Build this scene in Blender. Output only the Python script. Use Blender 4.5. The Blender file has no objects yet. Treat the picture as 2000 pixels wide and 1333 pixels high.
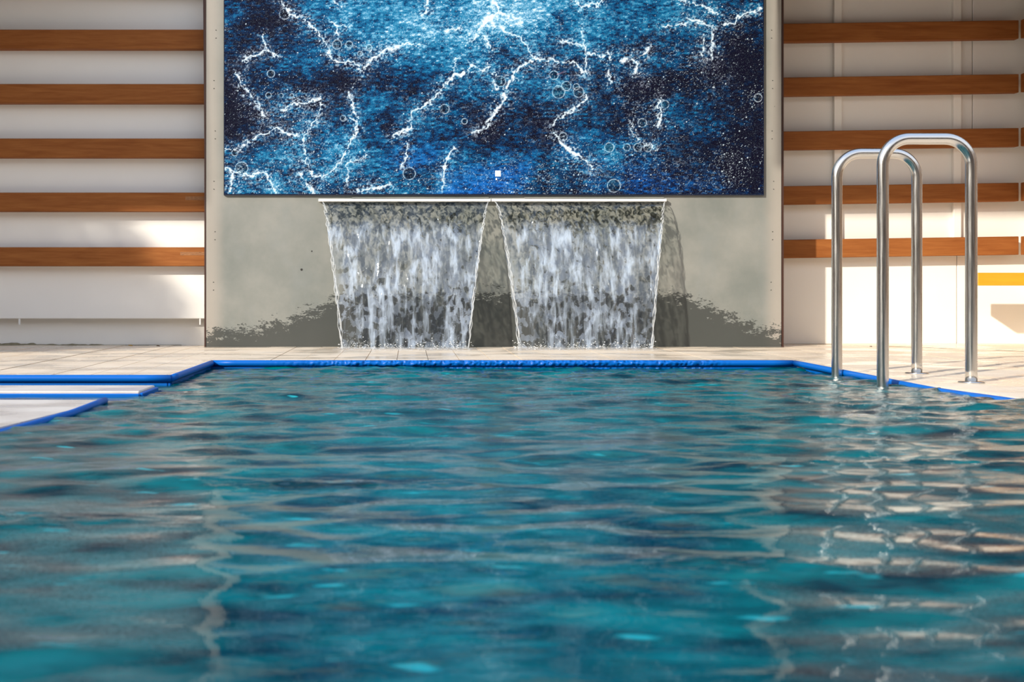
import bpy, bmesh, math, random
import numpy as np
from mathutils import Vector

random.seed(7)
rng = np.random.default_rng(11)
scene = bpy.context.scene
C = bpy.context.collection

# ------------------------------------------------------------------ camera
F = 2440.0            # focal length in pixels of the 2000 x 1333 frame
CX, CY = 800.0, 565.0 # where the pool axis vanishes
CAMZ = 0.35           # lens height above the deck
cam_d = bpy.data.cameras.new('camera')
cam = bpy.data.objects.new('camera', cam_d); C.objects.link(cam)
cam.location = (0, 0, CAMZ); cam.rotation_euler = (math.pi/2, 0, 0)
cam_d.sensor_width = 36.0; cam_d.lens = F*36.0/2000.0
cam_d.shift_x = (1000-CX)/2000.0
cam_d.shift_y = (CY-666.5)/2000.0
cam_d.clip_start = 0.02
cam_d.dof.use_dof = True; cam_d.dof.focus_distance = 6.4; cam_d.dof.aperture_fstop = 6.4
scene.camera = cam

# ------------------------------------------------------------------ light
vs = scene.view_settings
vs.view_transform = 'Standard'; vs.look = 'None'; vs.gamma = 1.0; vs.use_curve_mapping = False
vs.exposure = 0.0
world = bpy.data.worlds.new('world'); scene.world = world; world.use_nodes = True
wn = world.node_tree.nodes; wl = world.node_tree.links; wn.clear()
wo = wn.new('ShaderNodeOutputWorld'); bg = wn.new('ShaderNodeBackground')
tc = wn.new('ShaderNodeTexCoord'); sx = wn.new('ShaderNodeSeparateXYZ'); cr = wn.new('ShaderNodeValToRGB')
wl.new(tc.outputs['Generated'], sx.inputs[0]); 
mr = wn.new('ShaderNodeMapRange'); mr.inputs['From Min'].default_value = -1; mr.inputs['From Max'].default_value = 1
wl.new(sx.outputs['Z'], mr.inputs['Value']); wl.new(mr.outputs[0], cr.inputs[0])
e = cr.color_ramp.elements
e[0].position = 0.49; e[0].color = (0.28, 0.24, 0.20, 1)
e[1].position = 0.51; e[1].color = (0.80, 0.79, 0.77, 1)
x = e.new(1.0); x.color = (0.30, 0.42, 0.66, 1)
wl.new(cr.outputs[0], bg.inputs[0]); bg.inputs[1].default_value = 1.9
wl.new(bg.outputs[0], wo.inputs[0])

SUN = Vector((1.0, 1.0, -0.68)).normalized()   # direction the sunlight travels
sd = bpy.data.lights.new('sun', 'SUN'); so = bpy.data.objects.new('sun', sd); C.objects.link(so)
so.rotation_euler = SUN.to_track_quat('-Z', 'Y').to_euler(); so.location = (-6, -6, 6)
sd.energy = 5.0; sd.angle = math.radians(1.2); sd.color = (1.0, 0.93, 0.82)

# ------------------------------------------------------------------ helpers
def PX(px, Y): return (px-CX)*Y/F
def PZ(py, Y): return CAMZ+(CY-py)*Y/F
def lin(c):
    c = np.asarray(c, float)/255.0
    return np.where(c <= .04045, c/12.92, ((c+.055)/1.055)**2.4)

def link(o, parent=None):
    C.objects.link(o)
    if parent is not None: o.parent = parent
    return o
def tag(o, label=None, cat=None, group=None, kind=None):
    if label: o['label'] = label
    if cat: o['category'] = cat
    if group: o['group'] = group
    if kind: o['kind'] = kind
    return o
def empty(name, loc=(0, 0, 0)):
    o = bpy.data.objects.new(name, None); o.location = loc; o.empty_display_size = .1
    return link(o)
def mesh_np(name, V, Q, mat, parent=None, smooth=True):
    V = np.asarray(V, np.float32); Q = np.asarray(Q, np.int32)
    m = bpy.data.meshes.new(name); k = Q.shape[1]
    m.vertices.add(len(V)); m.vertices.foreach_set('co', V.ravel())
    m.loops.add(Q.size); m.loops.foreach_set('vertex_index', Q.ravel())
    m.polygons.add(len(Q)); m.polygons.foreach_set('loop_start', np.arange(0, Q.size, k, dtype=np.int32))
    m.polygons.foreach_set('use_smooth', np.full(len(Q), smooth))
    m.update(calc_edges=True); m.validate()
    if mat: m.materials.append(mat)
    return link(bpy.data.objects.new(name, m), parent)
def obj_bm(name, bm, mat, parent=None, smooth=False):
    m = bpy.data.meshes.new(name); bm.normal_update(); bm.to_mesh(m); bm.free()
    if smooth:
        for p in m.polygons: p.use_smooth = True
    if mat: m.materials.append(mat)
    return link(bpy.data.objects.new(name, m), parent)
def bm_box(bm, x0, x1, y0, y1, z0, z1, bev=0.0):
    t = bmesh.new()
    bmesh.ops.create_cube(t, size=1.0)
    for v in t.verts:
        v.co = Vector(((x0+x1)/2+v.co.x*(x1-x0), (y0+y1)/2+v.co.y*(y1-y0), (z0+z1)/2+v.co.z*(z1-z0)))
    if bev: bmesh.ops.bevel(t, geom=t.edges[:], offset=bev, segments=1, affect='EDGES', profile=.5)
    m = bpy.data.meshes.new('tmp'); t.to_mesh(m); t.free(); bm.from_mesh(m); bpy.data.meshes.remove(m)
def box(name, x0, x1, y0, y1, z0, z1, mat, parent=None, bev=0.0):
    bm = bmesh.new(); bm_box(bm, x0, x1, y0, y1, z0, z1, bev)
    return obj_bm(name, bm, mat, parent)
def prism(name, poly, z0, z1, mat, parent=None):
    bm = bmesh.new(); n = len(poly)
    b = [bm.verts.new((p[0], p[1], z0)) for p in poly]; t = [bm.verts.new((p[0], p[1], z1)) for p in poly]
    bm.faces.new(t); bm.faces.new(b[::-1])
    for i in range(n): bm.faces.new((b[i], b[(i+1) % n], t[(i+1) % n], t[i]))
    bmesh.ops.recalc_face_normals(bm, faces=bm.faces)
    bmesh.ops.triangulate(bm, faces=[f for f in bm.faces if len(f.verts) > 4])
    return obj_bm(name, bm, mat, parent)
def tube(name, pts, r, mat, parent=None, n=20, caps=True, jitter=0):
    P = np.array(pts, float); m = len(P)
    T = np.gradient(P, axis=0); T /= np.linalg.norm(T, axis=1)[:, None]
    up = np.array([0, 0, 1.0]) if abs(T[0][2]) < .9 else np.array([0, 1.0, 0])
    V = []; N = np.cross(T[0], up); N /= np.linalg.norm(N)
    R = np.broadcast_to(np.asarray(r, float), (m,))
    for i in range(m):
        N = N-T[i]*N.dot(T[i]); N /= np.linalg.norm(N); B = np.cross(T[i], N)
        for k in range(n):
            a = 2*math.pi*k/n
            V.append(P[i]+R[i]*(1+(random.uniform(-jitter, jitter) if jitter else 0))*(math.cos(a)*N+math.sin(a)*B))
    Q = [(i*n+k, i*n+(k+1) % n, (i+1)*n+(k+1) % n, (i+1)*n+k) for i in range(m-1) for k in range(n)]
    if caps:
        c0 = len(V); V.append(P[0]); V.append(P[-1])
        for k in range(0, n, 2):
            Q.append((c0, (k+2) % n, (k+1) % n, k)); o = (m-1)*n
            Q.append((c0+1, o+k, o+(k+1) % n, o+(k+2) % n))
    return mesh_np(name, V, Q, mat, parent)

def noise2(u, v, seed):
    """smooth lattice noise in [-1, 1]"""
    r = np.random.default_rng(seed); L = r.uniform(-1, 1, (256, 256))
    iu = np.floor(u).astype(int); iv = np.floor(v).astype(int); fu = u-iu; fv = v-iv
    fu = fu*fu*fu*(fu*(fu*6-15)+10); fv = fv*fv*fv*(fv*(fv*6-15)+10)
    a = L[iu & 255, iv & 255]; b = L[(iu+1) & 255, iv & 255]; c = L[iu & 255, (iv+1) & 255]; d = L[(iu+1) & 255, (iv+1) & 255]
    return (a*(1-fu)+b*fu)*(1-fv)+(c*(1-fu)+d*fu)*fv
def fbm(u, v, seed, octv=4, gain=.55):
    s = 0; a = 1.0; t = 0
    for o in range(octv):
        s = s+a*noise2(u*2**o+17.3*o, v*2**o+5.1*o, seed+o); t += a; a *= gain
    return s/t

# ------------------------------------------------------------------ materials
class NT:
    def __init__(s, name):
        s.m = bpy.data.materials.new(name); s.m.use_nodes = True
        s.n = s.m.node_tree.nodes; s.l = s.m.node_tree.links
        s.b = s.n['Principled BSDF']; s.out = s.n['Material Output']
        s.tc = s.n.new('ShaderNodeTexCoord')
    def put(s, sock, v):
        if isinstance(v, bpy.types.NodeSocket): s.l.new(v, sock)
        else: sock.default_value = v
    def mapping(s, scale=(1, 1, 1), loc=(0, 0, 0), src='Object'):
        n = s.n.new('ShaderNodeMapping'); s.l.new(s.tc.outputs[src], n.inputs[0])
        n.inputs['Scale'].default_value = scale; n.inputs['Location'].default_value = loc
        return n.outputs[0]
    def noise(s, vec, scale=5, detail=4, rough=.55, dist=0):
        n = s.n.new('ShaderNodeTexNoise'); s.l.new(vec, n.inputs['Vector'])
        n.inputs['Scale'].default_value = scale; n.inputs['Detail'].default_value = detail
        n.inputs['Roughness'].default_value = rough; n.inputs['Distortion'].default_value = dist
        return n.outputs['Fac']
    def voro(s, vec, scale=5, feature='F1', rand=1):
        n = s.n.new('ShaderNodeTexVoronoi'); n.feature = feature; s.l.new(vec, n.inputs['Vector'])
        n.inputs['Scale'].default_value = scale; n.inputs['Randomness'].default_value = rand
        return n.outputs['Distance']
    def ramp(s, fac, stops):
        n = s.n.new('ShaderNodeValToRGB'); s.put(n.inputs[0], fac); el = n.color_ramp.elements
        while len(el) < len(stops): el.new(.5)
        for q, (p, c) in zip(el, stops):
            q.position = p; q.color = (*c, 1) if hasattr(c, '__len__') else (c, c, c, 1)
        return n.outputs[0]
    def rng(s, v, a, b, c=0.0, d=1.0, smooth=False):
        n = s.n.new('ShaderNodeMapRange'); s.put(n.inputs['Value'], v)
        if smooth: n.interpolation_type = 'SMOOTHSTEP'
        for k, q in zip(('From Min', 'From Max', 'To Min', 'To Max'), (a, b, c, d)): s.put(n.inputs[k], q)
        return n.outputs[0]
    def math(s, op, a, b=0.0):
        n = s.n.new('ShaderNodeMath'); n.operation = op; s.put(n.inputs[0], a); s.put(n.inputs[1], b); return n.outputs[0]
    def mix(s, f, a, b, mode='MIX'):
        n = s.n.new('ShaderNodeMix'); n.data_type = 'RGBA'; n.blend_type = mode
        s.put(n.inputs[0], f)
        s.put(n.inputs[6], a if isinstance(a, bpy.types.NodeSocket) else (*a, 1))
        s.put(n.inputs[7], b if isinstance(b, bpy.types.NodeSocket) else (*b, 1)); return n.outputs[2]
    def bump(s, h, strength=.3, dist=.01, nrm=None):
        n = s.n.new('ShaderNodeBump'); s.l.new(h, n.inputs['Height'])
        n.inputs['Strength'].default_value = strength; n.inputs['Distance'].default_value = dist
        if nrm: s.l.new(nrm, n.inputs['Normal'])
        return n.outputs[0]
    def xyz(s):
        n = s.n.new('ShaderNodeSeparateXYZ'); s.l.new(s.tc.outputs['Object'], n.inputs[0]); return n.outputs
    def set(s, **k):
        for a, v in k.items():
            key = {'col': 'Base Color', 'rough': 'Roughness', 'metal': 'Metallic', 'nrm': 'Normal', 'ior': 'IOR',
                   'coat': 'Coat Weight', 'spec': 'Specular IOR Level', 'coatr': 'Coat Roughness'}[a]
            if key == 'Base Color' and not isinstance(v, bpy.types.NodeSocket): v = (*v, 1)
            s.put(s.b.inputs[key], v)
        return s.m

def mat_panel(name, c):
    t = NT(name); v = t.mapping((1, 1, 1)); f = t.noise(v, 1.6, 3)
    col = t.mix(t.rng(f, .35, .65), tuple(q*.96 for q in c), c)
    return t.set(col=col, rough=.55, nrm=t.bump(t.noise(t.mapping((1, 1, 1)), 60, 2), .04, .002))
M_panel_l = mat_panel('white_panel_paint', (.88, .85, .79))
M_panel_r = mat_panel('warm_white_panel_paint', (.87, .82, .74))
M_batten = mat_panel('cream_batten_paint', (.90, .85, .76))

t = NT('oiled_brown_wood'); v = t.mapping((1.2, 14, 14)); f = t.noise(v, 3, 6, .6, .4)
g = t.noise(t.mapping((3, 60, 60)), 4, 3, .6)
col = t.mix(t.rng(f, .3, .7), (.23, .070, .016), (.345, .125, .032))
col = t.mix(t.rng(g, .45, .75, 0, .25), col, (.2, .06, .015))
M_wood = t.set(col=col, rough=.6, spec=.15, nrm=t.bump(g, .12, .003))
t = NT('worn_brown_patch'); M_worn = t.set(col=t.mix(t.rng(t.noise(t.mapping((6, 1, 60)), 8, 4), .4, .6), (.2, .085, .03), (.36, .15, .05)), rough=.7)
t = NT('yellow_varnished_wood'); f = t.noise(t.mapping((2, 8, 30)), 3, 4)
M_yellow = t.set(col=t.mix(f, (.62, .26, .008), (.72, .36, .012)), rough=.35)
t = NT('dark_brown_edge'); M_edge = t.set(col=(.045, .014, .007), rough=.6)
t = NT('dark_blocker_wood'); f = t.noise(t.mapping((1, 12, 1)), 3, 3); M_blocker = t.set(col=t.mix(f, (.10, .06, .035), (.16, .095, .055)), rough=.6)  # for the added roof wings and fences, dark to cut bounced light

t = NT('dark_sky_blocker'); f = t.noise(t.mapping((1, 1, 9)), 3, 3); M_dark = t.set(col=t.mix(f, (.012, .012, .013), (.03, .028, .026)), rough=.6)  # for the added back wall, dark so the water reflects little
# concrete slab with the wet splash stain
t = NT('wet_concrete_slab'); xs = t.xyz()
f1 = t.noise(t.mapping((1, 1, 1)), 2.6, 5, .6); f2 = t.noise(t.mapping((1.0, 1, .5), (3, 1, 7)), 5.5, 4, .6)
col = t.mix(t.rng(f1, .35, .68), (.17, .182, .163), (.265, .262, .233))
col = t.mix(t.rng(f2, .5, .75, 0, .55), col, (.22, .235, .225))
ed = t.math('MINIMUM', t.math('SUBTRACT', xs['X'], -1.232), t.math('SUBTRACT', 2.25, xs['X']))
col = t.mix(t.rng(ed, .03, .13, .7, 0, True), col, (.37, .325, .275))
crv = t.n.new('ShaderNodeFloatCurve'); cm = crv.mapping.curves[0]
wet = [(402, 655), (440, 648), (500, 645), (560, 627), (620, 603), (660, 585), (700, 576), (1200, 574), (1300, 575), (1345, 583), (1385, 600),
       (1430, 622), (1480, 640), (1527, 652)]
pts = [((px-402)/1125.0, (678-py)/110.0) for px, py in wet]
while len(cm.points) < len(pts): cm.points.new(.5, .5)
for p, q in zip(cm.points, pts): p.location = q; p.handle_type = 'VECTOR'
crv.mapping.update()
t.l.new(t.rng(xs['X'], PX(402, 7.55), PX(1527, 7.55)), crv.inputs['Value'])
wh = t.math('MULTIPLY', crv.outputs[0], 110*7.55/F)
n1 = t.noise(t.mapping((1, 1, 2.2)), 19, 3, .6); n2 = t.noise(t.mapping((1, 1, 2.6), (4, 2, 1)), 62, 2, .6)
s = t.math('ADD', wh, t.math('ADD', t.math('MULTIPLY', t.math('SUBTRACT', n1, .5), .30), t.math('MULTIPLY', t.math('SUBTRACT', n2, .5), .22)))
mk = t.rng(t.math('SUBTRACT', s, xs['Z']), -.004, .004)
col = t.mix(t.math('MULTIPLY', mk, .9), col, (.05, .054, .05))
# rust-free vertical scratches and small pocks of the bare concrete
pk = t.rng(t.voro(t.mapping((1, 1, 1)), 5.0), .012, .018, .75, 0)
col = t.mix(pk, col, (.12, .12, .115))
M_slab = t.set(col=col, rough=t.rng(mk, 0, 1, .7, .3), nrm=t.bump(f1, .08, .01))
t = NT('dark_hole'); M_hole = t.set(col=(.03, .028, .025), rough=.9)

def mat_deck(name, c1, c2, wetx=False):
    t = NT(name); f = t.noise(t.mapping((1, 1, 1)), 4, 5, .6); g = t.noise(t.mapping((3, 22, 1)), 4, 5, .65)
    col = t.mix(t.rng(f, .3, .7), c1, c2); col = t.mix(t.rng(g, .52, .8, 0, .6), col, tuple(q*.68 for q in c1))
    w = t.noise(t.mapping((1, 1.6, 1), (2, 0, 0)), 2.2, 3)
    return t.set(col=col, rough=t.rng(w, .42, .58, .62, .16), nrm=t.bump(g, .15, .004))
M_deck = mat_deck('sand_stone_deck', (.80, .65, .48), (.90, .78, .62))
M_deck_l = mat_deck('pale_stone_deck', (.60, .545, .48), (.70, .645, .58))
t = NT('pool_blue_vinyl'); f = t.noise(t.mapping((1, 1, 1)), 5, 3); xs = t.xyz()
rip = t.voro(t.mapping((1, .8, .8)), 55, 'SMOOTH_F1'); msk = t.math('MULTIPLY', t.rng(xs['X'], -.75, -.1, 0, 1, True), t.rng(xs['X'], 1.25, 1.5, 1, 0, True))
M_blue = t.set(col=t.mix(f, (.0, .10, .44), (.0, .14, .54)), rough=.4, nrm=t.bump(t.math('MULTIPLY', rip, msk), .9, .02), spec=.25)
t = NT('pool_liner'); f = t.noise(t.mapping(), 2, 3); M_liner = t.set(col=t.mix(f, (.01, .22, .34), (.02, .30, .42)), rough=.5)

t = NT('brushed_stainless_steel'); f = t.noise(t.mapping((1, 1, .04)), 220, 2)
M_steel = t.set(col=(.72, .685, .63), metal=1.0, rough=t.rng(f, .3, .7, .17, .27), nrm=t.bump(f, .02, .001))
t = NT('white_spout_metal'); M_spout = t.set(col=t.mix(t.noise(t.mapping(), 9, 3), (.78, .77, .72), (.86, .85, .82)), rough=.35)
t = NT('leaf_yellow'); M_leafy = t.set(col=(.62, .36, .05), rough=.7)
t = NT('leaf_brown'); M_leafb = t.set(col=(.16, .10, .05), rough=.8)
t = NT('moss_dirt'); M_moss = t.set(col=t.mix(t.noise(t.mapping(), 40, 4), (.16, .13, .07), (.42, .36, .24)), rough=.95)
t = NT('leaf_green'); M_green = t.set(col=t.mix(t.noise(t.mapping(), 5, 2), (.03, .08, .02), (.07, .15, .04)), rough=.5)
t = NT('terracotta'); M_pot = t.set(col=(.36, .13, .06), rough=.8)
t = NT('bark'); M_bark = t.set(col=(.10, .07, .045), rough=.9)

# pool water
t = NT('pool_water'); 
fine = t.noise(t.mapping((1, 2.2, 1)), 22, 3, .55); finer = t.noise(t.mapping((1, 2.6, 1), (5, 3, 0)), 75, 3, .6)
ys = t.xyz()['Y']
far = t.rng(ys, 1.6, 4.6, 0.0, 1.0, True)
hh = t.math('ADD', t.math('MULTIPLY', fine, t.rng(far, 0, 1, .25, 1)), t.math('MULTIPLY', finer, t.rng(far, 0, 1, .0, .45)))
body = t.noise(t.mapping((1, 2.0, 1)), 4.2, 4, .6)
col = t.mix(t.rng(body, .36, .64), (.0, .030, .048), (.0, .155, .178))  # dark and bright teal patches paint the water's light variation
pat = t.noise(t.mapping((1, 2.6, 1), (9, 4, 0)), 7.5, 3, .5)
col = t.mix(t.rng(pat, .66, .74, 0, .8), col, (.02, .42, .48))  # sparse cyan patches painted as glints of lit water
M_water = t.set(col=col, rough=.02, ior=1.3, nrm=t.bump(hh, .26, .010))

# falling water: clear film, sky glints; caustics painted in its tint, sky reflection in streaks
def mat_fall(name):
    t = NT(name); t.n.remove(t.b)
    peb = t.noise(t.mapping((1, 1, .7)), 40, 2, .5, .8); st = t.noise(t.mapping((1, 1, .11)), 30, 3, .55, .3); st2 = t.noise(t.mapping((1, 1, .06), (3, 0, 2)), 12, 3, .6)
    z = t.xyz()['Z']; at = t.n.new('ShaderNodeAttribute'); at.attribute_name = 'across'; u = at.outputs['Fac']
    low = t.rng(z, .78, .66, 0, 1, True); wetz = t.rng(z, .36, .24, 0, 1, True)
    body = t.rng(t.math('ADD', u, t.rng(z, 0, .9, -.10, .10)), .02, .10, 0.0, 1, True)       # tint pattern masked out at the left edge, where the wall shows sunlit
    wob = t.math('ADD', t.math('MULTIPLY', peb, t.rng(low, 0, 1, .85, .35)), t.math('MULTIPLY', st, t.rng(low, 0, 1, .15, .65)))
    trans = t.ramp(wob, [(.41, (.16, .18, .18)), (.48, (.55, .57, .55)), (.54, (1, 1, .97))])
    trans = t.mix(body, (.95, .96, .96), trans)
    tr = t.n.new('ShaderNodeBsdfTransparent'); t.l.new(trans, tr.inputs[0])
    gl = t.n.new('ShaderNodeBsdfGlossy'); gl.inputs['Roughness'].default_value = .07; gl.inputs['Color'].default_value = (.92, .96, 1, 1)
    nrm = t.bump(wob, 1.0, .014); t.l.new(t.bump(wob, 1.0, .0035), gl.inputs['Normal'])
    df = t.n.new('ShaderNodeBsdfDiffuse'); df.inputs['Color'].default_value = (.62, .74, .90, 1); t.l.new(nrm, df.inputs['Normal'])
    tl = t.n.new('ShaderNodeBsdfTranslucent'); tl.inputs['Color'].default_value = (.62, .74, .90, 1)
    wsh = t.n.new('ShaderNodeMixShader'); wsh.inputs[0].default_value = .3; t.l.new(df.outputs[0], wsh.inputs[1]); t.l.new(tl.outputs[0], wsh.inputs[2])
    m1 = t.n.new('ShaderNodeMixShader'); t.l.new(t.math('MULTIPLY', t.rng(low, 0, 1, .05, .16), t.rng(st2, .4, .6, .5, 1.4)), m1.inputs[0])
    t.l.new(tr.outputs[0], m1.inputs[1]); t.l.new(gl.outputs[0], m1.inputs[2])
    # bluish diffuse streaks and faint haze painted for sky reflection, below the clear top
    wf = t.math('MULTIPLY', t.rng(t.math('ADD', t.math('MULTIPLY', st, .6), t.math('MULTIPLY', st2, .4)), .49, .62, .10, 1), t.rng(low, 0, 1, .0, .70))
    wf = t.math('MULTIPLY', wf, t.rng(wetz, 0, 1, 1, .72)); wf = t.math('MULTIPLY', wf, t.rng(body, 0, 1, .35, 1))
    m2 = t.n.new('ShaderNodeMixShader')
    t.l.new(wf, m2.inputs[0]); t.l.new(m1.outputs[0], m2.inputs[1]); t.l.new(wsh.outputs[0], m2.inputs[2])
    t.l.new(m2.outputs[0], t.out.inputs[0]); return t.m
M_fall = mat_fall('falling_water')
t = NT('splash_foam'); M_foam = t.set(col=(.88, .89, .88), rough=.25); t.b.inputs['Alpha'].default_value = .8

# ------------------------------------------------------------------ the setting
YS = 7.55                                     # face of the concrete slab
def struct(o): o['kind'] = 'structure'; return o

# right pool edge (plan), far corner first
RIGHT = [(1.73, 5.64), (1.80, 5.05), (1.845, 4.70), (1.885, 4.35), (1.95, 3.95), (2.06, 3.2), (2.2, 2.2), (2.4, 0.0), (2.4, -4.0)]
LFRONT = [(-.962, 3.95), (-.972, 3.6), (-1.03, 3.12), (-1.06, 2.4), (-1.06, -4.0)]
BED = -.10                                    # underside of the deck planks' bed

floor_b = struct(prism('floor_back', [(-5.0, 4.70), (-.90, 4.70), (-.90, 5.67), (1.76, 5.67), (1.76, 8.05), (-5.0, 8.05)], BED, -.012, M_deck))
floor_r = struct(prism('floor_right', [(1.76, 8.05), (1.76, 5.67)]+[(x+.03, y) for x, y in RIGHT[1:]]+[(7, -4), (7, 8.05)], BED, -.012, M_deck))
floor_l = struct(prism('floor_left', [(x-.012, y) for x, y in LFRONT]+[(-7, -4.0), (-7, 3.95)], BED, 0.0, M_deck_l))
# deck planks, each its own piece
def rx_at(y):
    for (xa, ya), (xb, yb) in zip(RIGHT, RIGHT[1:]):
        if yb <= y <= ya: return xa+(xb-xa)*(ya-y)/(ya-yb)
    return RIGHT[-1][0]
def ry_at(x):
    if x <= RIGHT[0][0]: return 5.67
    for (xa, ya), (xb, yb) in zip(RIGHT, RIGHT[1:]):
        if xa <= x <= xb and xb > xa: return ya+(yb-ya)*(x-xa)/(xb-xa)
    return 0.0
W = .155; x = -.993-W*26; SL_ = PX(402, YS)-.03
while x < 4.0:
    xa, xb = x+.0016, x+W-.0016; dz = random.uniform(-.0012, .0012)
    right = xb > 1.76
    if xb < -.88: ya, yb = 4.70, 4.70
    elif not right: ya, yb = 5.67, 5.67
    else: ya, yb = max(ry_at(xa-.03), 2.0), max(ry_at(xb-.03), 2.0)
    y1 = 7.777 if xb < SL_ else 7.915
    poly = [(xa, ya), (xb, yb), (xb, y1), (xa, y1)]
    if xa < -.905 < xb: poly = [(xa, 4.70), (-.905, 4.70), (-.905, 5.67), (xb, 5.67), (xb, y1), (xa, y1)]
    elif xa < 1.765 < xb: poly = [(xa, 5.67), (1.765, 5.67), (xb, yb), (xb, y1), (xa, y1)]
    prism('deck_plank', poly, -.0125, dz, M_deck, floor_r if right else floor_b)
    x += W
# pool basin
struct(box('floor_pool', -5.0, 2.5, -4.0, 5.72, -1.6, -1.5, M_liner))
struct(box('wall_pool_far', -1.0, 1.85, 5.66, 5.72, -1.5, -.101, M_liner))

# concrete slab with mural
slab = struct(box('wall_center', PX(402, YS), PX(1527, YS), YS, 8.0, -.012, 2.95, M_slab, bev=.004))
SL, SR = PX(402, YS), PX(1527, YS)
# dark strips along the slab edges
bm = bmesh.new()
zt = 2.9
vsx = [(SL-.022-.0, zt), (SL-.0005, zt), (SL-.0005, 0), (SL-.009, 0), (SL-.009, 1.2)]
a = [bm.verts.new((q[0], YS-.001, q[1])) for q in vsx]; b = [bm.verts.new((q[0], YS+.30, q[1])) for q in vsx]
bm.faces.new(a[::-1]); bm.faces.new(b)
for i in range(5): bm.faces.new((a[i], a[(i+1) % 5], b[(i+1) % 5], b[i]))
bmesh.ops.recalc_face_normals(bm, faces=bm.faces)
obj_bm('edge_strip', bm, M_edge, slab)
box('edge_strip', SR+.0005, SR+.011, YS-.001, 7.9, 0, 2.9, M_edge, slab)
# screw holes along both margins and the lone tie hole
bm = bmesh.new(); bmesh.ops.create_circle(bm, cap_ends=True, segments=8, radius=1.0)
hole_me = bpy.data.meshes.new('screw_hole'); bm.to_mesh(hole_me); bm.free(); hole_me.materials.append(M_hole)
def hole(px, py, rx=.0042, rz=.0026):
    o = link(bpy.data.objects.new('screw_hole', hole_me), slab); o.location = (PX(px, YS), YS-.0008, PZ(py, YS))
    o.rotation_euler = (math.pi/2, random.uniform(-.5, .5), 0); o.scale = (rx, rz, 1)
for k, (a, b) in enumerate([(422, 1507), (418, 1509), (420.5, 1508), (418, 1511), (420, 1509), (417, 1506)]):
    for dy in (0, 15.5): hole(a, 59+k*98.5+dy); hole(b, 59+k*98.5+dy)
hole(589, 527, .0075, .0075); hole(609, 491, .0045, .0045)

# left wall: plinth, raised panel, slats, feet
wall_l = struct(box('wall_left', -5.0, SL-.03, 7.78, 8.05, -.012, 2.44, M_panel_l))
pan = box('wall_panel', -5.0, SL-.012, 7.70, 7.72, .168, 2.44, M_panel_l, wall_l, bev=.002)
for px in (38.5, 391): 
    X = PX(px, 7.71); box('panel_foot', X-.005, X+.005, 7.703, 7.72, .13, .168, M_spout, wall_l)
KL = 7.62/F
for i, py in enumerate([57.7, 164, 270.6, 376.3, 483.2]):
    z1 = CAMZ+(CY-py)*KL; z0 = z1-37.0*KL
    box('wood_slat', -5.0, SL-.010, 7.62, 7.6995, z0, z1, M_wood, wall_l, bev=.003)
    if i == 0:
        for k in (1,): box('wood_slat', -5.0, SL-.024, 7.62, 7.6995, z0+.333*k, z1+.333*k, M_wood, wall_l, bev=.003)
# worn marks on the two lowest slats
for px0, px1, py0, py1 in ((352, 402, 492.5, 499), (362, 402, 384, 391)):
    box('worn_patch', PX(px0, 7.62), SL-.0095, 7.6193, 7.621, PZ(py1, 7.62), PZ(py0, 7.62), M_worn, wall_l)
# dirt along the foot of the left wall
V = []; Q = []
for i in range(60):
    X = -2.6+i*.02; h = max(.003, .014*(1-i/45)+random.uniform(-.005, .005)); 
    V += [(X, 7.779, 0), (X, 7.776, h), (X, 7.766, .001)]
for i in range(59):
    a = 3*i; Q += [(a, a+1, a+4, a+3), (a+1, a+2, a+5, a+4)]
mesh_np('moss_line', V, Q, M_moss, wall_l)

# right wall: panels, battens, tilted slats
YP = 7.93
wall_r = struct(box('wall_right', SR+.02, 4.05, YP+.02, 8.1, -.012, 2.44, M_panel_r))
edges = [SR+.012, PX(1636, YP), PX(1869, YP), PX(1899.5, YP), 3.97]
for a, b in zip(edges, edges[1:]):
    box('wall_panel', a+.002, b-.002, YP, YP+.02, .0, 2.44, M_panel_r, wall_r, bev=.003)
for px in (1637, 1870.5):
    X = PX(px, 7.9); box('batten', X-.024, X+.024, 7.901, YP, .60, 2.44, M_batten, wall_r, bev=.002)
KR = 7.84/F; th = math.atan(6.8/463)
def tilted(name, x0, x1, y0, y1, z0, z1, parent):
    bm = bmesh.new(); bm_box(bm, x0, x1, y0, y1, z0, z1, .003)
    for v in bm.verts: v.co.z += (v.co.x-x0)*math.tan(th)
    return obj_bm(name, bm, M_wood, parent)
SZ = []
for py in [46.5-105.6, 46.5, 151.8, 257.2, 364.2, 469.0]:
    z1 = CAMZ+(CY-py)*KR; z0 = z1-36*KR; SZ.append((z0, z1))
    tilted('wood_slat', SR+.014, PX(1990, 7.84), 7.84, 7.90, z0, z1, wall_r)
# side wall on the far right, its slats run towards the viewer
wall_s = struct(box('wall_side', 3.97, 4.05, 6.4, 7.95, -.012, 2.44, M_panel_r))
for z0, z1 in SZ:
    box('wood_slat', PX(1990, 7.84)+.008, PX(1990, 7.84)+.065, 6.6, 7.835, z0+.022, z1+.022, M_wood, wall_s, bev=.003)
for i, y in enumerate((6.9, 7.6)):
    box('batten', PX(1990, 7.84)+.066, 3.9695, y, y+.05, .02, 2.44, M_batten, wall_s)
# flat deck-stone wedge at the foot of the right wall
prism('trim_1', [(PX(1640, 7.9), 7.925), (PX(1640, 7.9), 7.90), (PX(1995, 7.1), 7.0), (3.96, 7.0), (3.96, 7.925)], .0015, .004, M_deck)['kind'] = 'structure'

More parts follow.
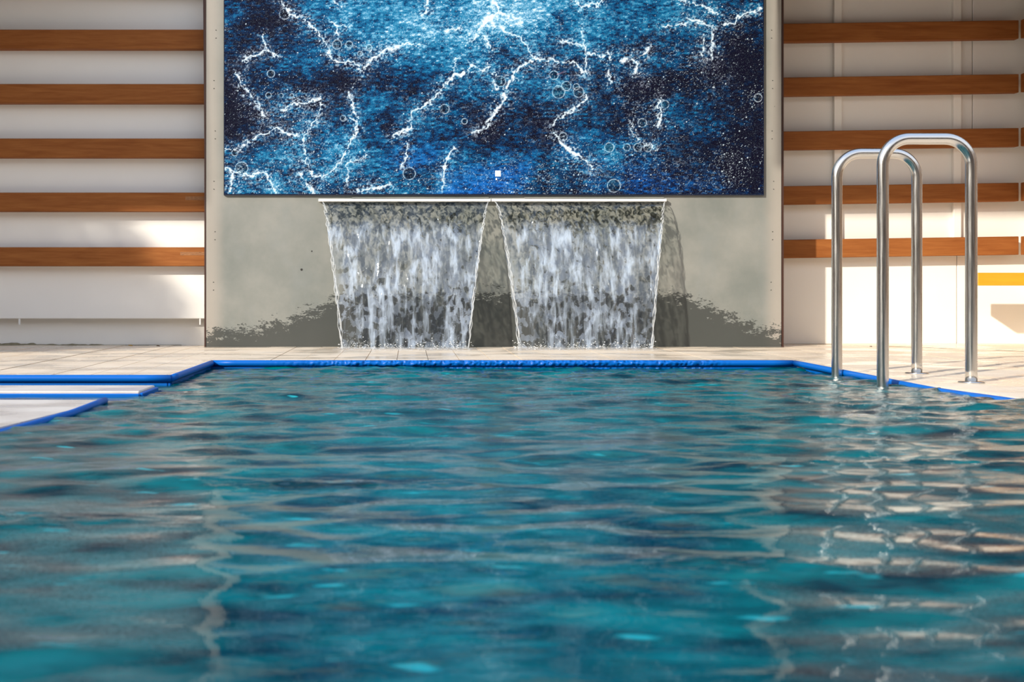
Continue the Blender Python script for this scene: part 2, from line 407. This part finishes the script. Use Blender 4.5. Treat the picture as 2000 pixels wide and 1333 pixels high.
# bench on the side wall
bench = tag(empty('bench', (3.6, 7.56, 0)), 'yellow varnished wooden bench seat by the right wall behind the ladder', 'bench')
def under(o, root):
    o.parent = root; o.matrix_parent_inverse = root.matrix_basis.inverted(); return o
XB = PX(1911, 7.48)
under(box('seat', XB, 3.965, 7.48, 7.65, .371, .448, M_yellow, None, bev=.003), bench)
under(box('bracket', 3.90, 3.9695, 7.50, 7.63, .27, .3705, M_steel, None), bench)

# unseen fences added behind and beside the viewer to cut low sky light
def blocker_fence(name, x0, x1, y0, y1, h):
    f = struct(box(name, x0, x1, y0, y1, -.1, h, M_blocker))
blocker_fence('blocker_fence_front', -7.2, 7.2, -5.3, -5.2, 4.3); blocker_fence('blocker_fence_left', -7.3, -7.2, -5.2, 5.2, 2.0); blocker_fence('blocker_fence_right', 7.2, 7.3, -5.2, 5.2, 3.0)
blocker_fence('blocker_side_left', -7.1, -7.0, 5.3, 8.0, 2.44); blocker_fence('blocker_side_right', 6.4, 6.5, 5.55, 8.0, 2.44)  # side screens added under the roof to darken the upper slats

# unseen dark wall added behind to keep sky out of the water's reflections
struct(box('sky_blocker_back', -9, 9, 8.12, 8.3, -.1, 7.0, M_dark))

# unseen roof wings added to shade the side walls, cut open to sunlight the slab
RZ = 2.45
roof = struct(prism('shade_roof_left', [(SL-.15, 7.40), (SL-.15-2.165, 5.235), (-7, 5.235), (-7, 8.1), (SL-.15, 8.1)], RZ, RZ+.12, M_blocker))
roof2 = struct(prism('shade_roof_right', [(SR-.03-.15, 7.40), (SR-.03-.15-1.865, 5.535), (6.5, 5.535), (6.5, 8.1), (SR-.18, 8.1)], RZ, RZ+.12, M_blocker))

# ------------------------------------------------------------------ blue pool rim
def rim(name, pts, r=.0135, zc=.0145, zs=None, face=True):
    P = [(x, y, zc if zs is None else zs[i]) for i, (x, y) in enumerate(pts)]
    D = []
    for i in range(len(P)-1):
        n = max(2, int((Vector(P[i+1])-Vector(P[i])).length/.1))
        D += [tuple(Vector(P[i]).lerp(Vector(P[i+1]), k/n)) for k in range(n)]
    D.append(P[-1])
    root = struct(tube(name, D, r, M_blue, n=16))
    return root
def skirt(poly, off, z0, z1, parent):
    V = []; Q = []
    for x, y in poly: V += [(x, y, z0), (x, y, z1)]
    V2 = [(x+off[0], y+off[1], z) for x, y, z in V]; n = len(V); 
    for i in range(len(poly)-1):
        a = 2*i; Q += [(a, a+2, a+3, a+1), (n+a, n+a+1, n+a+3, n+a+2), (a+1, a+3, n+a+3, n+a+1)]
    return mesh_np('liner_face', V+V2, Q, M_blue, parent, smooth=False)
tr = rim('trim_2', [(-.89, 5.655), (1.735, 5.655)]); skirt([(-.905, 5.660), (1.755, 5.660)], (0, .012), -.4, .004, tr)
tr = rim('trim_3', [(-.895, 4.69), (-.895, 5.655)]); skirt([(-.899, 4.69), (-.899, 5.66)], (-.012, 0), -.4, .004, tr)
tr = rim('trim_4', [(-5.0, 4.69), (-.895, 4.69)]); skirt([(-5.0, 4.694), (-.895, 4.694)], (0, .012), -.4, .004, tr)
zs = [.0145, .000, -.010, -.018, -.020, -.020, -.020, -.020, -.020]
tr = rim('trim_5', [(x+.012, y+.012*(i == 0)) for i, (x, y) in enumerate(RIGHT)], zs=zs); skirt([(x+.017, y+.012*(i == 0)) for i, (x, y) in enumerate(RIGHT)], (.012, 0), -.4, -.004, tr)
tr = rim('trim_6', [(x-.002, y) for x, y in LFRONT], r=.011, zs=[-.003, -.009, -.016, -.02, -.02])
skirt([(x-.004, y) for x, y in LFRONT], (-.01, 0), -.4, -.004, tr)
skirt([(-7, 3.948), (-.965, 3.948)], (0, -.01), -.4, -.003, tr)
# entry step in the alcove
st = tag(empty('pool_step', (-1.7, 4.2, -.4)), 'white pool entry step with blue front edge just above the water', 'step')
under(box('tread', -5.0, -.905, 4.185, 4.44, -.4, .008, M_deck_l, None, bev=.004), st)
under(box('nosing', -5.0, -.903, 4.172, 4.184, -.4, .000, M_blue, None, bev=.003), st)
under(box('nosing', -.9045, -.892, 4.184, 4.44, -.4, .002, M_blue, None, bev=.003), st)

# ------------------------------------------------------------------ pool water
ysr = [-4.0, -3, -2, -1.2, -.6, -.2, .1, .3, .5, .65, .75, .82]
y = .86
while y < 5.665: ysr.append(y); y += min(.0105, max(.0022, y*y/883*.95))
ysr.append(5.665); ys_ = np.array(ysr); xs_ = np.concatenate([np.arange(-5.0, -1.1, .03), np.arange(-1.1, 2.12, .0085), np.arange(2.12, 2.45, .03)])
Xg, Yg = np.meshgrid(xs_, ys_)
def waves(X, Y):
    r = np.random.default_rng(5); h = 0
    chop = np.clip((Y-1.5)/3.6, 0, 1); chop = chop*chop*(3-2*chop); near = np.clip((Y-1.0)/2.0, .0, 1)
    bands = [(22, .38, 1.0, .30, .022+.014*chop), (64, .11, .27, .42, .030+.055*near+.014*chop), (48, .045, .10, .6, .008+.085*chop)]
    for n, l0, l1, spread, rms in bands:
        for i in range(n):
            L = l0*(l1/l0)**r.random(); k = 2*math.pi/L; a = r.normal(0, spread); ph = r.uniform(0, 6.28)
            if r.random() < .25: a += math.pi
            s = np.sin(k*(X*math.sin(a)+Y*math.cos(a))+ph+1.0*noise2(X*1.3+40+i, Y*2.2+40, 900+i))
            h = h+rms*math.sqrt(2.0/n)/k*s
    # agitated water where the falls run in
    turb = np.exp(-((Y-5.35)/.45)**2)*np.exp(-((X-.45)/1.05)**4)
    h = h+turb*(.016*fbm(X*5+50, Y*9+50, 300, 4)+.009*np.abs(fbm(X*11+9, Y*16+3, 320, 3)))
    # broken patches
    for cx, cy, sx_, sy_ in ((-.62, 1.95, .22, .06), (.42, 1.62, .12, .04), (-.15, 2.3, .25, .06), (1.05, 2.6, .4, .06)):
        h = h+.006*np.exp(-((X-cx)/sx_)**2-((Y-cy)/sy_)**2)*(1+1.2*fbm(X*14+7, Y*25+3, 400, 3))
    return h
H = waves(Xg, Yg)
calm = np.clip((-.80-Xg)/.15, 0, 1)*np.clip((Yg-3.9)/.1, 0, 1)
H = H*(1-.7*calm)-.010
rx = np.array([rx_at(v) for v in ys_])[:, None]
lx = np.where(ys_ > 4.682, -.886, np.where(ys_ > 3.955, -5.0, np.interp(-ys_, [-v for _, v in LFRONT], [u for u, _ in LFRONT])))[:, None]
keepv = (Xg <= rx+.022) & (Xg >= lx-.012)
instep = (Xg < -.88) & (Yg > 4.165) & (Yg < 4.45)
keepv &= ~instep
idx = np.arange(Xg.size).reshape(Xg.shape)
kq = keepv[:-1, :-1] & keepv[1:, :-1] & keepv[:-1, 1:] & keepv[1:, 1:]
Q = np.stack([idx[:-1, :-1][kq], idx[:-1, 1:][kq], idx[1:, 1:][kq], idx[1:, :-1][kq]], 1)
used = np.unique(Q); remap = np.full(Xg.size, -1); remap[used] = np.arange(len(used))
V = np.stack([Xg.ravel(), Yg.ravel(), H.ravel()], 1)[used]
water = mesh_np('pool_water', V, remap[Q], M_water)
tag(water, 'rippled turquoise water filling the swimming pool', 'water', kind='stuff')

# ------------------------------------------------------------------ mural
MX0, MX1, MZ0, MZ1 = PX(437, 7.53), PX(1492, 7.53), PZ(380.5, 7.53), 2.43
mural = tag(empty('mural', ((MX0+MX1)/2, 7.545, MZ0)), 'large blue sea-foam print panel hung above the twin waterfalls', 'mural')
nx, nz = 940, int(940*(MZ1-MZ0)/(MX1-MX0))
U, Vv = np.meshgrid(np.linspace(MX0, MX1, nx), np.linspace(MZ0, MZ1, nz))
px = CX+U*F/7.53; py = CY-(Vv-CAMZ)*F/7.53
def G(cx, cy, sx_, sy_=None): return np.exp(-((px-cx)/sx_)**2-((py-cy)/(sy_ or sx_))**2)
lo = fbm(px/170+3, py/120+9, 40, 4); mid = fbm(px/60+3, py/42+30, 50, 4)
L = .27+.28*lo+.18*mid
for a in ((960, 40, 130, 90, .20), (720, 70, 130, 80, .18), (620, 330, 130, 70, .16), (1120, 20, 200, 60, .20), (640, 250, 60, 60, .10), (1060, 340, 130, 45, .16),
          (860, 30, 200, 60, .18), (1210, 310, 90, 60, .12), (1350, 60, 70, 60, .08),
          (520, 30, 60, 50, -.30), (700, 150, 90, 40, -.20), (650, 220, 40, 40, -.22), (455, 200, 40, 90, -.26), (1450, 130, 70, 110, -.26), (1470, 330, 60, 120, -.28),
          (1240, 190, 70, 60, -.2), (960, 280, 60, 50, -.2), (830, 170, 60, 40, -.12), (1390, 300, 60, 50, -.16), (1200, 260, 90, 30, -.14)):
    L = L+a[4]*G(*a[:4])
dash = fbm(px/9, py/3.6, 60, 3); pat = fbm(px/28, py/20, 66, 3); L2 = L+.62*np.clip(dash-.10, 0, 1)*np.clip(.5+L, 0, 1)-.40*np.clip(-dash-.05, 0, 1)+.14*pat
grain = rng.normal(0, 1, px.shape); L2 = L2+.07*grain
stops = np.array([-.05, .12, .30, .48, .66, .9, 1.1]); cols = np.array([(6, 6, 20), (6, 14, 38), (3, 44, 84), (6, 84, 128), (34, 120, 160), (120, 170, 200), (215, 230, 240)], float)
col = np.stack([np.interp(L2, stops, cols[:, k]) for k in range(3)], -1)
viv = np.clip((py-250)/110, 0, 1)*np.clip(.45+1.3*fbm(px/90+70, py/60, 77, 3), 0, 1)*np.clip(L2*1.6, 0, 1)
viv = viv*np.clip((px-600)/200, 0, 1)
col = col*(1-.75*viv[..., None])+np.array((10, 84, 190.))*.75*viv[..., None]
purp = np.clip(.15-L2, 0, .3)/.3*np.clip((px-430)/100*.0+.8, 0, 1)
col = col*(1-.4*purp[..., None])+np.array((16, 12, 44.))*.4*purp[..., None]
A = lambda P: [(400+a/3.332, b/3.332) for a, b in P]
B = lambda P: [(950+a/3.333, b/3.333) for a, b in P]
veins = [(A([(1640,480),(1590,530),(1530,590),(1480,650),(1420,700),(1350,740),(1330,790),(1340,830),(1290,860),(1230,880)]), 2.6),
 (A([(1620,470),(1650,490),(1690,480)]), 2), (A([(1720,460),(1740,430),(1800,460),(1840,450),(1866,430)]), 2.2), (A([(1020,460),(1060,410),(1130,360),(1200,320),(1290,290),(1390,290)]), 3.2),
 (A([(490,0),(540,60),(570,100),(640,120),(710,180),(760,230),(800,290),(810,340),(830,390),(900,400),(960,410),(1020,440)]), 2.2),
 (A([(250,410),(300,370),(390,330),(480,355)]), 2), (A([(375,230),(395,320)]), 1.8), (A([(210,480),(240,560),(300,630),(360,690),(390,780)]), 2.6),
 (A([(500,720),(560,690),(640,670),(740,650)]), 2.6), (A([(140,970),(240,960),(320,900),(460,830),(520,860),(600,880)]), 2.2),
 (A([(750,680),(740,760),(690,830),(640,890),(650,980),(660,1060),(680,1110),(730,1150),(820,1120),(870,1060),(920,1000),(960,910),(990,850),(980,800),(940,770)]), 2.1),
 (A([(940,620),(960,690),(985,750)]), 2.4), (A([(940,1060),(930,1130),(930,1210)]), 1.6), (A([(940,1070),(1000,1040),(1050,1000)]), 1.6),
 (A([(1320,930),(1310,1000),(1280,1080)]), 2), (A([(1620,970),(1570,1060),(1555,1140),(1550,1220)]), 2), (A([(130,1090),(200,1120),(280,1150),(380,1130),(420,1180),(470,1260)]), 2.8),
 (A([(620,1120),(650,1180),(700,1250)]), 3), (A([(990,1240),(1100,1230),(1200,1210)]), 2.4), (A([(1870,750),(1830,820),(1810,850),(1740,870)]), 2.2),
 (A([(1560,190),(1600,205),(1660,190)]), 2.2), (A([(1866,90),(1800,190),(1740,270)]), 4), (A([(1620,470),(1630,390),(1680,340)]), 1), (A([(820,140),(860,160),(950,170)]), 1.8), (A([(860,160),(865,230)]), 1.4),
 (A([(180,1130),(180,1200),(160,1250)]), 3), (A([(830,0),(890,50)]), 1.8), (A([(1440,0),(1450,60),(1420,110)]), 3),
 (B([(0,130),(60,80),(150,100)]), 5), (B([(40,0),(70,60),(30,130)]), 5.5), (B([(80,170),(150,220),(230,250),(280,300),(300,385),(380,380)]), 2.3),
 (B([(410,390),(470,405),(570,410),(630,470)]), 2.4), (B([(490,275),(560,280),(640,310),(650,380),(650,490)]), 2), (B([(300,390),(220,440),(180,480),(150,540),(120,610),(100,680),(50,730),(10,800)]), 3),
 (B([(150,530),(130,590),(110,650)]), 4), (B([(60,720),(30,800),(5,840)]), 1.8), (B([(40,480),(60,500),(50,540),(80,580),(120,570)]), 1.8), (B([(620,190),(625,260),(640,330)]), 1.3),
 (B([(670,340),(740,360),(800,345),(795,430),(805,500),(820,545)]), 2.4), (B([(880,390),(940,385),(980,410),(970,470)]), 3.6), (B([(1000,370),(1050,350),(1060,310)]), 2.4),
 (B([(1310,115),(1380,140),(1480,175),(1560,150),(1610,155),(1630,110),(1690,85),(1790,60)]), 2.3), (B([(1470,200),(1465,330),(1470,370)]), 2.6), (B([(1410,260),(1415,390)]), 2.4),
 (B([(655,620),(630,670),(560,720),(520,750),(470,780),(445,815)]), 2), (B([(435,870),(480,910),(520,960),(580,1010),(640,1045),(680,1080),(700,1105)]), 2.8),
 (B([(520,960),(560,985),(600,1020)]), 4.2), (B([(1130,650),(1115,690),(1130,740),(1115,820)]), 2), (B([(950,790),(955,860),(1000,920),(1060,945),(1110,980)]), 1.2), (B([(580,0),(650,45),(720,20),(760,0)]), 2),
 (B([(1140,185),(1220,160),(1300,150)]), 2), (B([(0,240),(20,320)]), 3)]
# the print goes on above the frame in the same manner
rv = random.Random(3)
for k in range(14):
    a, b = rv.uniform(460, 1470), rv.uniform(-190, -10); P = [(a, b)]
    d = rv.uniform(0, 6.28)
    for q in range(7): d += rv.uniform(-.6, .6); a += 14*math.cos(d); b += 10*math.sin(d); P.append((a, b))
    veins.append((P, rv.uniform(1.5, 3.5)))
jx = 9*fbm(px/18, py/18, 80, 3)+8*fbm(px/5, py/5, 86, 2); jy = 9*fbm(px/18+50, py/18+9, 90, 3)+8*fbm(px/5, py/5+30, 96, 2)
rag2 = fbm(px/22+8, py/22+3, 140, 3)
ink = np.zeros_like(px); halo = np.zeros_like(px)
ragged = fbm(px/4.5, py/4.5, 99, 3)
for P, w in veins:
    x0 = min(p[0] for p in P)-45; x1 = max(p[0] for p in P)+45; y0 = min(p[1] for p in P)-45; y1 = max(p[1] for p in P)+45
    ci = np.where((px[0] > x0) & (px[0] < x1))[0]; ri = np.where((py[:, 0] > y0) & (py[:, 0] < y1))[0]
    if not len(ci) or not len(ri): continue
    S = np.s_[ri[0]:ri[-1]+1, ci[0]:ci[-1]+1]
    qx = px[S]+jx[S]*.55; qy = py[S]+jy[S]*.55; D = np.full(qx.shape, 1e9)
    for (ax, ay), (bx, by) in zip(P, P[1:]):
        tt = np.clip(((qx-ax)*(bx-ax)+(qy-ay)*(by-ay))/max((bx-ax)**2+(by-ay)**2, 1e-6), 0, 1)
        D = np.minimum(D, np.hypot(qx-ax-tt*(bx-ax), qy-ay-tt*(by-ay)))
    ww = w*np.clip(1.05+1.2*ragged[S]+1.1*rag2[S], .0, 2.4)
    ink[S] = np.maximum(ink[S], np.clip(1.2-D/np.maximum(ww, .15), 0, 1)*np.clip(ww*1.2, .25, 1)); halo[S] = np.maximum(halo[S], np.exp(-(D/(w*7))**2))
for src, cs in ((A, [(1560,710,30),(240,1095,40),(195,995,20),(1330,1130,40),(520,90,35),(415,620,18),(497,622,14),(567,622,12),(940,290,22),(1010,350,16),(1070,310,18),(860,290,30),(430,480,24),(900,770,18),(1690,790,18)]),
                (B, [(800,960,30),(830,1210,42),(1768,637,26),(1015,800,28),(1163,680,25),(440,490,28),(585,565,20),(90,530,35),(600,600,34),(470,600,40),(520,560,30),(915,960,22),(985,960,26),(1050,965,24),(500,890,26)])):
    for a, b, r in cs:
        (cx, cy), = src([(a, b)]); r /= 3.33; D = np.hypot(px-cx, py-cy)
        ink = np.maximum(ink, .75*np.clip(1.2-np.abs(D-r)/1.1, 0, 1)*(.55+.45*(ragged > -.2))); col = np.where((D < r-.8)[..., None], col*.72, col)
bub = np.abs(fbm(px/7, py/6, 120, 2)); netm = np.clip(G(705, 95, 60, 30)+.8*halo*np.clip(fbm(px/40, py/40, 130, 2)+.3, 0, 1)+.8*G(590, 200, 60, 40)+.6*G(560, 290, 40, 60)+.8*G(1260, 300, 50, 40)+.6*G(1110, 170, 40, 40), 0, 1)
ink = np.maximum(ink, netm*np.clip(1-bub/.12, 0, 1)*.75)
lace = np.abs(fbm(px/11+4, py/8+2, 150, 3)); lm = np.clip(1.5*fbm(px/70+20, py/55+4, 160, 3)+.30, 0, 1)
ink = np.maximum(ink, lm*np.clip(1-lace/.06, 0, 1)*.6)
ink = np.maximum(ink, np.clip(halo*1.1, 0, 1)*np.clip(2.2*fbm(px/3.4, py/3.0, 170, 2)-.35, 0, 1)*.75)
dens = sum(w*G(a, b, c, d) for a, b, c, d, w in ((470,355,70,35,1),(600,330,60,50,.8),(640,370,50,25,1),(760,365,90,25,.8),(1010,360,80,30,1),(1110,350,90,40,.8),(1230,320,70,50,.5),(1420,330,50,60,1),(1470,190,20,20,1.6),
     (1350,150,60,30,.8),(520,200,60,60,.5),(590,270,60,50,.6),(960,40,90,70,1.2),(700,90,80,40,.6),(1400,60,60,60,.6),(1260,250,60,40,.5)))+.06+.5*halo
sp = rng.random((nz//2+1, nx//2+1)); sp = np.repeat(np.repeat(sp, 2, 0), 2, 1)[:nz, :nx]; sp1 = rng.random(px.shape)
ink = np.maximum(ink, np.maximum((sp < .007*dens)*.85, (sp1 < .06*dens)*(.35+.55*rng.random(px.shape))))
ink = np.clip(ink, 0, 1)
col = col*(1-ink[..., None])+np.array((214, 232, 243.))*ink[..., None]
pink = np.clip(1-np.abs((py-150)+(px-1075)*.35)/2.5, 0, 1)*G(1090, 150, 30, 40)*(ragged > 0)
col = col*(1-.6*pink[..., None])+np.array((190, 150, 170.))*.6*pink[..., None]
border = (px < 438.5) | (px > 1490.5) | (py > 378.5); col[border] = (14, 22, 44)
V = np.stack([U.ravel(), np.full(U.size, 7.530), Vv.ravel()], 1)
idx = np.arange(U.size).reshape(U.shape)
Q = np.stack([idx[:-1, :-1].ravel(), idx[:-1, 1:].ravel(), idx[1:, 1:].ravel(), idx[1:, :-1].ravel()], 1)
t = NT('printed_sea_foam'); at = t.n.new('ShaderNodeAttribute'); at.attribute_name = 'print'
spk = t.noise(t.mapping((1, 1, 1)), 260, 2, .6)
pc = t.mix(t.rng(spk, .62, .72, 0, .55), at.outputs['Color'], t.mix(.5, at.outputs['Color'], (.55, .75, .9), 'MIX'))
M_print = t.set(col=pc, rough=.6, spec=.06)
pr = mesh_np('print_surface', V, Q, M_print, None, smooth=False)
ca = pr.data.color_attributes.new('print', 'FLOAT_COLOR', 'POINT')
ca.data.foreach_set('color', np.concatenate([lin(col).reshape(-1, 3), np.ones((U.size, 1))], 1).astype(np.float32).ravel())
under(pr, mural)
t = NT('mural_board'); M_board = t.set(col=(.008, .012, .03), rough=.6)
under(box('backing_board', MX0, MX1, 7.5305, 7.549, MZ0-.004, MZ1, M_board, None), mural)
# small white maker's sticker with a handwritten squiggle
t = NT('white_sticker'); M_stick = t.set(col=(.85, .86, .85), rough=.5)
t = NT('sticker_ink'); M_ink = t.set(col=(.12, .16, .15), rough=.6)
sa, sb, sc_, sd_ = PX(967, 7.53), PX(978, 7.53), PZ(345, 7.53), PZ(333.5, 7.53)
stk = under(box('sticker', sa, sb, 7.5275, 7.5297, sc_, sd_, M_stick), mural); stk['label'] = 'white square sticker'
sq = [(969.5, 340.5), (968.9, 338.8), (970, 337.8), (971.4, 338.4), (970.4, 340), (971.2, 341), (972.4, 339.6), (973.2, 340.8), (974.2, 339.6), (975, 340.6), (976.6, 339.8)]
ik = tube('signature', [(PX(a, 7.527), 7.527, PZ(b, 7.527)) for a, b in sq], .0009, M_ink, None, n=6, caps=False); ik.parent = stk; ik.matrix_parent_inverse = mural.matrix_basis.inverted()
under(box('sticker', PX(968, 7.53), PX(971, 7.53), 7.528, 7.5297, PZ(352, 7.53), PZ(348, 7.53), M_stick), mural)

# ------------------------------------------------------------------ waterfall spouts and sheets
ZL = PZ(391, YS)
def spout(x0, x1, label):
    r = tag(empty('waterfall_spout', ((x0+x1)/2, YS, ZL)), label, 'spout', 'water blade spouts')
    under(box('lip', x0, x1, YS-.035, YS-.0005, PZ(394, YS-.03), PZ(388.6, YS-.03), M_spout, None, bev=.0015), r)
    under(box('housing', x0+.2, x1-.01, YS-.006, YS-.0005, PZ(387.4, YS), PZ(384.5, YS), M_slab, None), r)
    return r
spout(PX(622, 7.52), PX(958.5, 7.52), 'white metal water blade spout on the left under the mural')
spout(PX(960, 7.52), PX(1302, 7.52), 'white metal water blade spout on the right under the mural')

G9 = 9.81; V0 = .60
def sheet(xt0, xt1, xb0, xb1, seed, label):
    z0 = PZ(394.5, YS-.03); nu, nv = 150, 150
    tf = math.sqrt(2*z0/G9); tt = (np.linspace(0, 1, nv))*tf
    h = .5*G9*tt**2; d = .032+V0*tt; fr = (h/z0)**.75
    e0 = xt0+(xb0-xt0)*fr; e1 = xt1+(xb1-xt1)*fr
    u = np.linspace(0, 1, nu)[None, :]
    X = e0[:, None]*(1-u)+e1[:, None]*u; Z = (z0-h)[:, None]+0*u
    wob = .006*fbm(X*18+seed, Z*9+seed, seed, 3)+.004*fbm(X*45, Z*16, seed+8, 2); wob = wob*np.clip(h/.1, 0, 1)[:, None]
    Y = YS-d[:, None]+wob
    X = X+.004*fbm(X*30, Z*25+seed, seed+20, 2)*np.clip(h/.1, 0, 1)[:, None]
    V = np.stack([X.ravel(), Y.ravel(), np.maximum(Z, .003).ravel()], 1); idx = np.arange(X.size).reshape(X.shape)
    Q = np.stack([idx[:-1, :-1].ravel(), idx[1:, :-1].ravel(), idx[1:, 1:].ravel(), idx[:-1, 1:].ravel()], 1)
    root = tag(empty('waterfall', ((xb0+xb1)/2, YS-.28, 0)), label, 'waterfall', 'twin falling water sheets')
    ws = under(mesh_np('water_sheet', V, Q, M_fall), root)
    ws.data.attributes.new('across', 'FLOAT', 'POINT').data.foreach_set('value', np.repeat(u, nv, 0).astype(np.float32).ravel())
    r = random.Random(seed)
    for s, edge in ((1, e0), (-1, e1)):
        for q in range(4):
            P = []; a = r.uniform(0, 6); off = r.uniform(0, .016)
            for i in range(0, nv):
                wv = .0035*math.sin(i*.33+a)+.002*math.sin(i*.9+a*2)
                k = min(1, i/40)
                P.append((edge[i]+s*(off*k+wv*k), YS-d[i]+.004*math.cos(i*.4+a)*k, max(.004, z0-h[i])))
            R = [.0010+.0017*min(1, i/60)*(.6+.4*math.sin(i*.7+a)) for i in range(nv)]
            under(tube('edge_strand', P, R, M_strand, None, n=6, caps=False), root)
    # splash: drops leaping from the deck where the sheet lands
    bm = bmesh.new()
    for q in range(420):
        X_ = xb0-.02+(xb1-xb0+.04)*r.random(); hgt = abs(r.gauss(0, .022)); yy = YS-.26+r.gauss(0, .05)
        rad = r.uniform(.0010, .0032)
        m = bmesh.ops.create_icosphere(bm, subdivisions=1, radius=rad)
        sx_ = r.uniform(1, 2.2)
        for v in m['verts']: v.co = Vector((X_+v.co.x*sx_, yy+v.co.y, .003+hgt+v.co.z))
    under(tag(obj_bm('splash_drops', bm, M_foam, None, True), kind='stuff'), root)
    # thin foam tongue on the deck
    nu2, nv2 = 90, 24; u = np.linspace(xb0-.05, xb1+.05, nu2); v = np.linspace(YS-.42, YS-.16, nv2)
    UU, WW = np.meshgrid(u, v); ef = np.clip(1-((WW-(YS-.28))/.13)**2, 0, 1)*np.clip((UU-u[0])/.05, 0, 1)*np.clip((u[-1]-UU)/.05, 0, 1)
    ZZ = .0006+ef*(.006+.010*np.abs(fbm(UU*25, WW*40, seed+60, 3))); ZZ = np.where(ef <= 0.01, -.002, ZZ)
    idx = np.arange(UU.size).reshape(UU.shape); Q = np.stack([idx[:-1, :-1].ravel(), idx[:-1, 1:].ravel(), idx[1:, 1:].ravel(), idx[1:, :-1].ravel()], 1)
    under(mesh_np('foam_tongue', np.stack([UU.ravel(), WW.ravel(), ZZ.ravel()], 1), Q, M_film), root)
    return root
t = NT('clear_water_strand'); t.b.inputs['Alpha'].default_value = .42; M_strand = t.set(col=(.80, .82, .82), rough=.06, ior=1.33)
t = NT('foamy_film'); fa = t.noise(t.mapping((1, 1, 1)), 45, 4, .65); t.put(t.b.inputs['Alpha'], t.rng(fa, .42, .62, .12, .8)); M_film = t.set(col=(.86, .84, .80), rough=.12, nrm=t.bump(fa, .4, .01))
sheet(PX(630, 7.52), PX(954, 7.52), PX(666, 7.27), PX(916, 7.27), 3, 'clear falling sheet of water on the left below the mural')
sheet(PX(966, 7.52), PX(1298, 7.52), PX(1012, 7.27), PX(1275, 7.27), 14, 'clear falling sheet of water on the right below the mural')

# ------------------------------------------------------------------ pool ladder
lad = tag(empty('pool_ladder', (2.095, 4.91, 0)), 'stainless steel pool ladder with two tall hooped handrails', 'ladder')
XA, XD, ZT, RB = 1.765, 2.095, .911, .098
def rail(Y):
    P = [(XA, Y, z) for z in np.linspace(-1.25, ZT-RB, 26)]
    P += [(XA+RB-RB*math.cos(a), Y, ZT-RB+RB*math.sin(a)) for a in np.linspace(0, math.pi/2, 14)[1:]]
    P += [(x, Y, ZT) for x in np.linspace(XA+RB, XD-RB, 6)[1:]]
    P += [(XD-RB+RB*math.sin(a), Y, ZT-RB+RB*math.cos(a)) for a in np.linspace(0, math.pi/2, 14)[1:]]
    P += [(XD, Y, z) for z in np.linspace(ZT-RB, 0.0, 18)[1:]]
    rl = under(tube('handrail', P, .0215, M_steel, None, n=32), lad)
    fl = tube('flange', [(XD, Y, .0005), (XD, Y, .003), (XD, Y, .006), (XD, Y, .007)], [.047, .047, .044, .030], M_steel, None, n=32)
    under(fl, lad)
for Y in (4.66, 5.16): rail(Y)
for z in (-.30, -.58, -.86): under(box('tread', XA-.045, XA+.035, 4.66, 5.16, z-.012, z+.012, M_steel, None, bev=.004), lad)

# ------------------------------------------------------------------ fallen leaves
def leaf(px, py, s, mat, label, rz):
    Y = CAMZ*F/(py-CY); X = PX(px, Y)
    pts = [(0, -.5, 0), (.22, -.2, .12), (.26, .1, .2), (0, .5, .06), (-.26, .1, .22), (-.22, -.2, .1), (0, 0, .02)]
    V = [(a*s, b*s, c*s) for a, b, c in pts]+[(a*s, b*s, c*s-.001) for a, b, c in pts]
    T = [(6, i, (i+1) % 6) for i in range(6)]; T += [(13, 7+(i+1) % 6, 7+i) for i in range(6)]
    T += [(i, 7+i, 7+(i+1) % 6) for i in range(6)]+[(i, 7+(i+1) % 6, (i+1) % 6) for i in range(6)]
    o = mesh_np('fallen_leaf', V, T, mat); o.location = (X, Y, .002); o.rotation_euler = (0, 0, rz)
    tag(o, label, 'leaf', 'dead leaves on the deck'); return o
leaf(255, 676.5, .034, M_leafy, 'yellow curled dead leaf at the foot of the left wall', 1.2)
leaf(309, 677, .026, M_leafb, 'small brown dead leaf right of the yellow one', 1.5)
leaf(1701, 678, .022, M_leafb, 'tiny brown leaf by the right wall between ladder legs', .4)

# ------------------------------------------------------------------ unseen tree placed at the left to shade the left wall
def unseen_tree(cx, cy, cz, R, label):
    root = tag(empty('unseen_tree', (cx, cy, 0)), label, 'tree')
    under(tube('trunk', [(cx, cy, 0), (cx+.03, cy, .7), (cx-.02, cy+.02, 1.6), (cx, cy+.02, cz)], [.06, .05, .045, .02], M_bark, None, n=10), root)
    r = random.Random(21); V = []; Q = []
    for i in range(9000):
        d = Vector((r.gauss(0, 1), r.gauss(0, 1), r.gauss(0, 1))).normalized()*R*(r.random()**.4)
        c = Vector((cx, cy, cz))+Vector((d.x, d.y*.7, d.z))
        a = Vector((r.gauss(0, 1), r.gauss(0, 1), r.gauss(0, 1))).normalized(); b = a.orthogonal().normalized()
        s = r.uniform(.03, .055); k = len(V)
        V += [tuple(c-a*s), tuple(c+b*s*.45), tuple(c+a*s), tuple(c-b*s*.45)]; Q.append((k, k+1, k+2, k+3))
    under(tag(mesh_np('foliage', V, Q, M_green, None, smooth=False), kind='stuff'), root)
unseen_tree(-6.34, 3.75, 2.82, .92, 'unseen small round-headed tree placed left of the pool to shade the left wall')
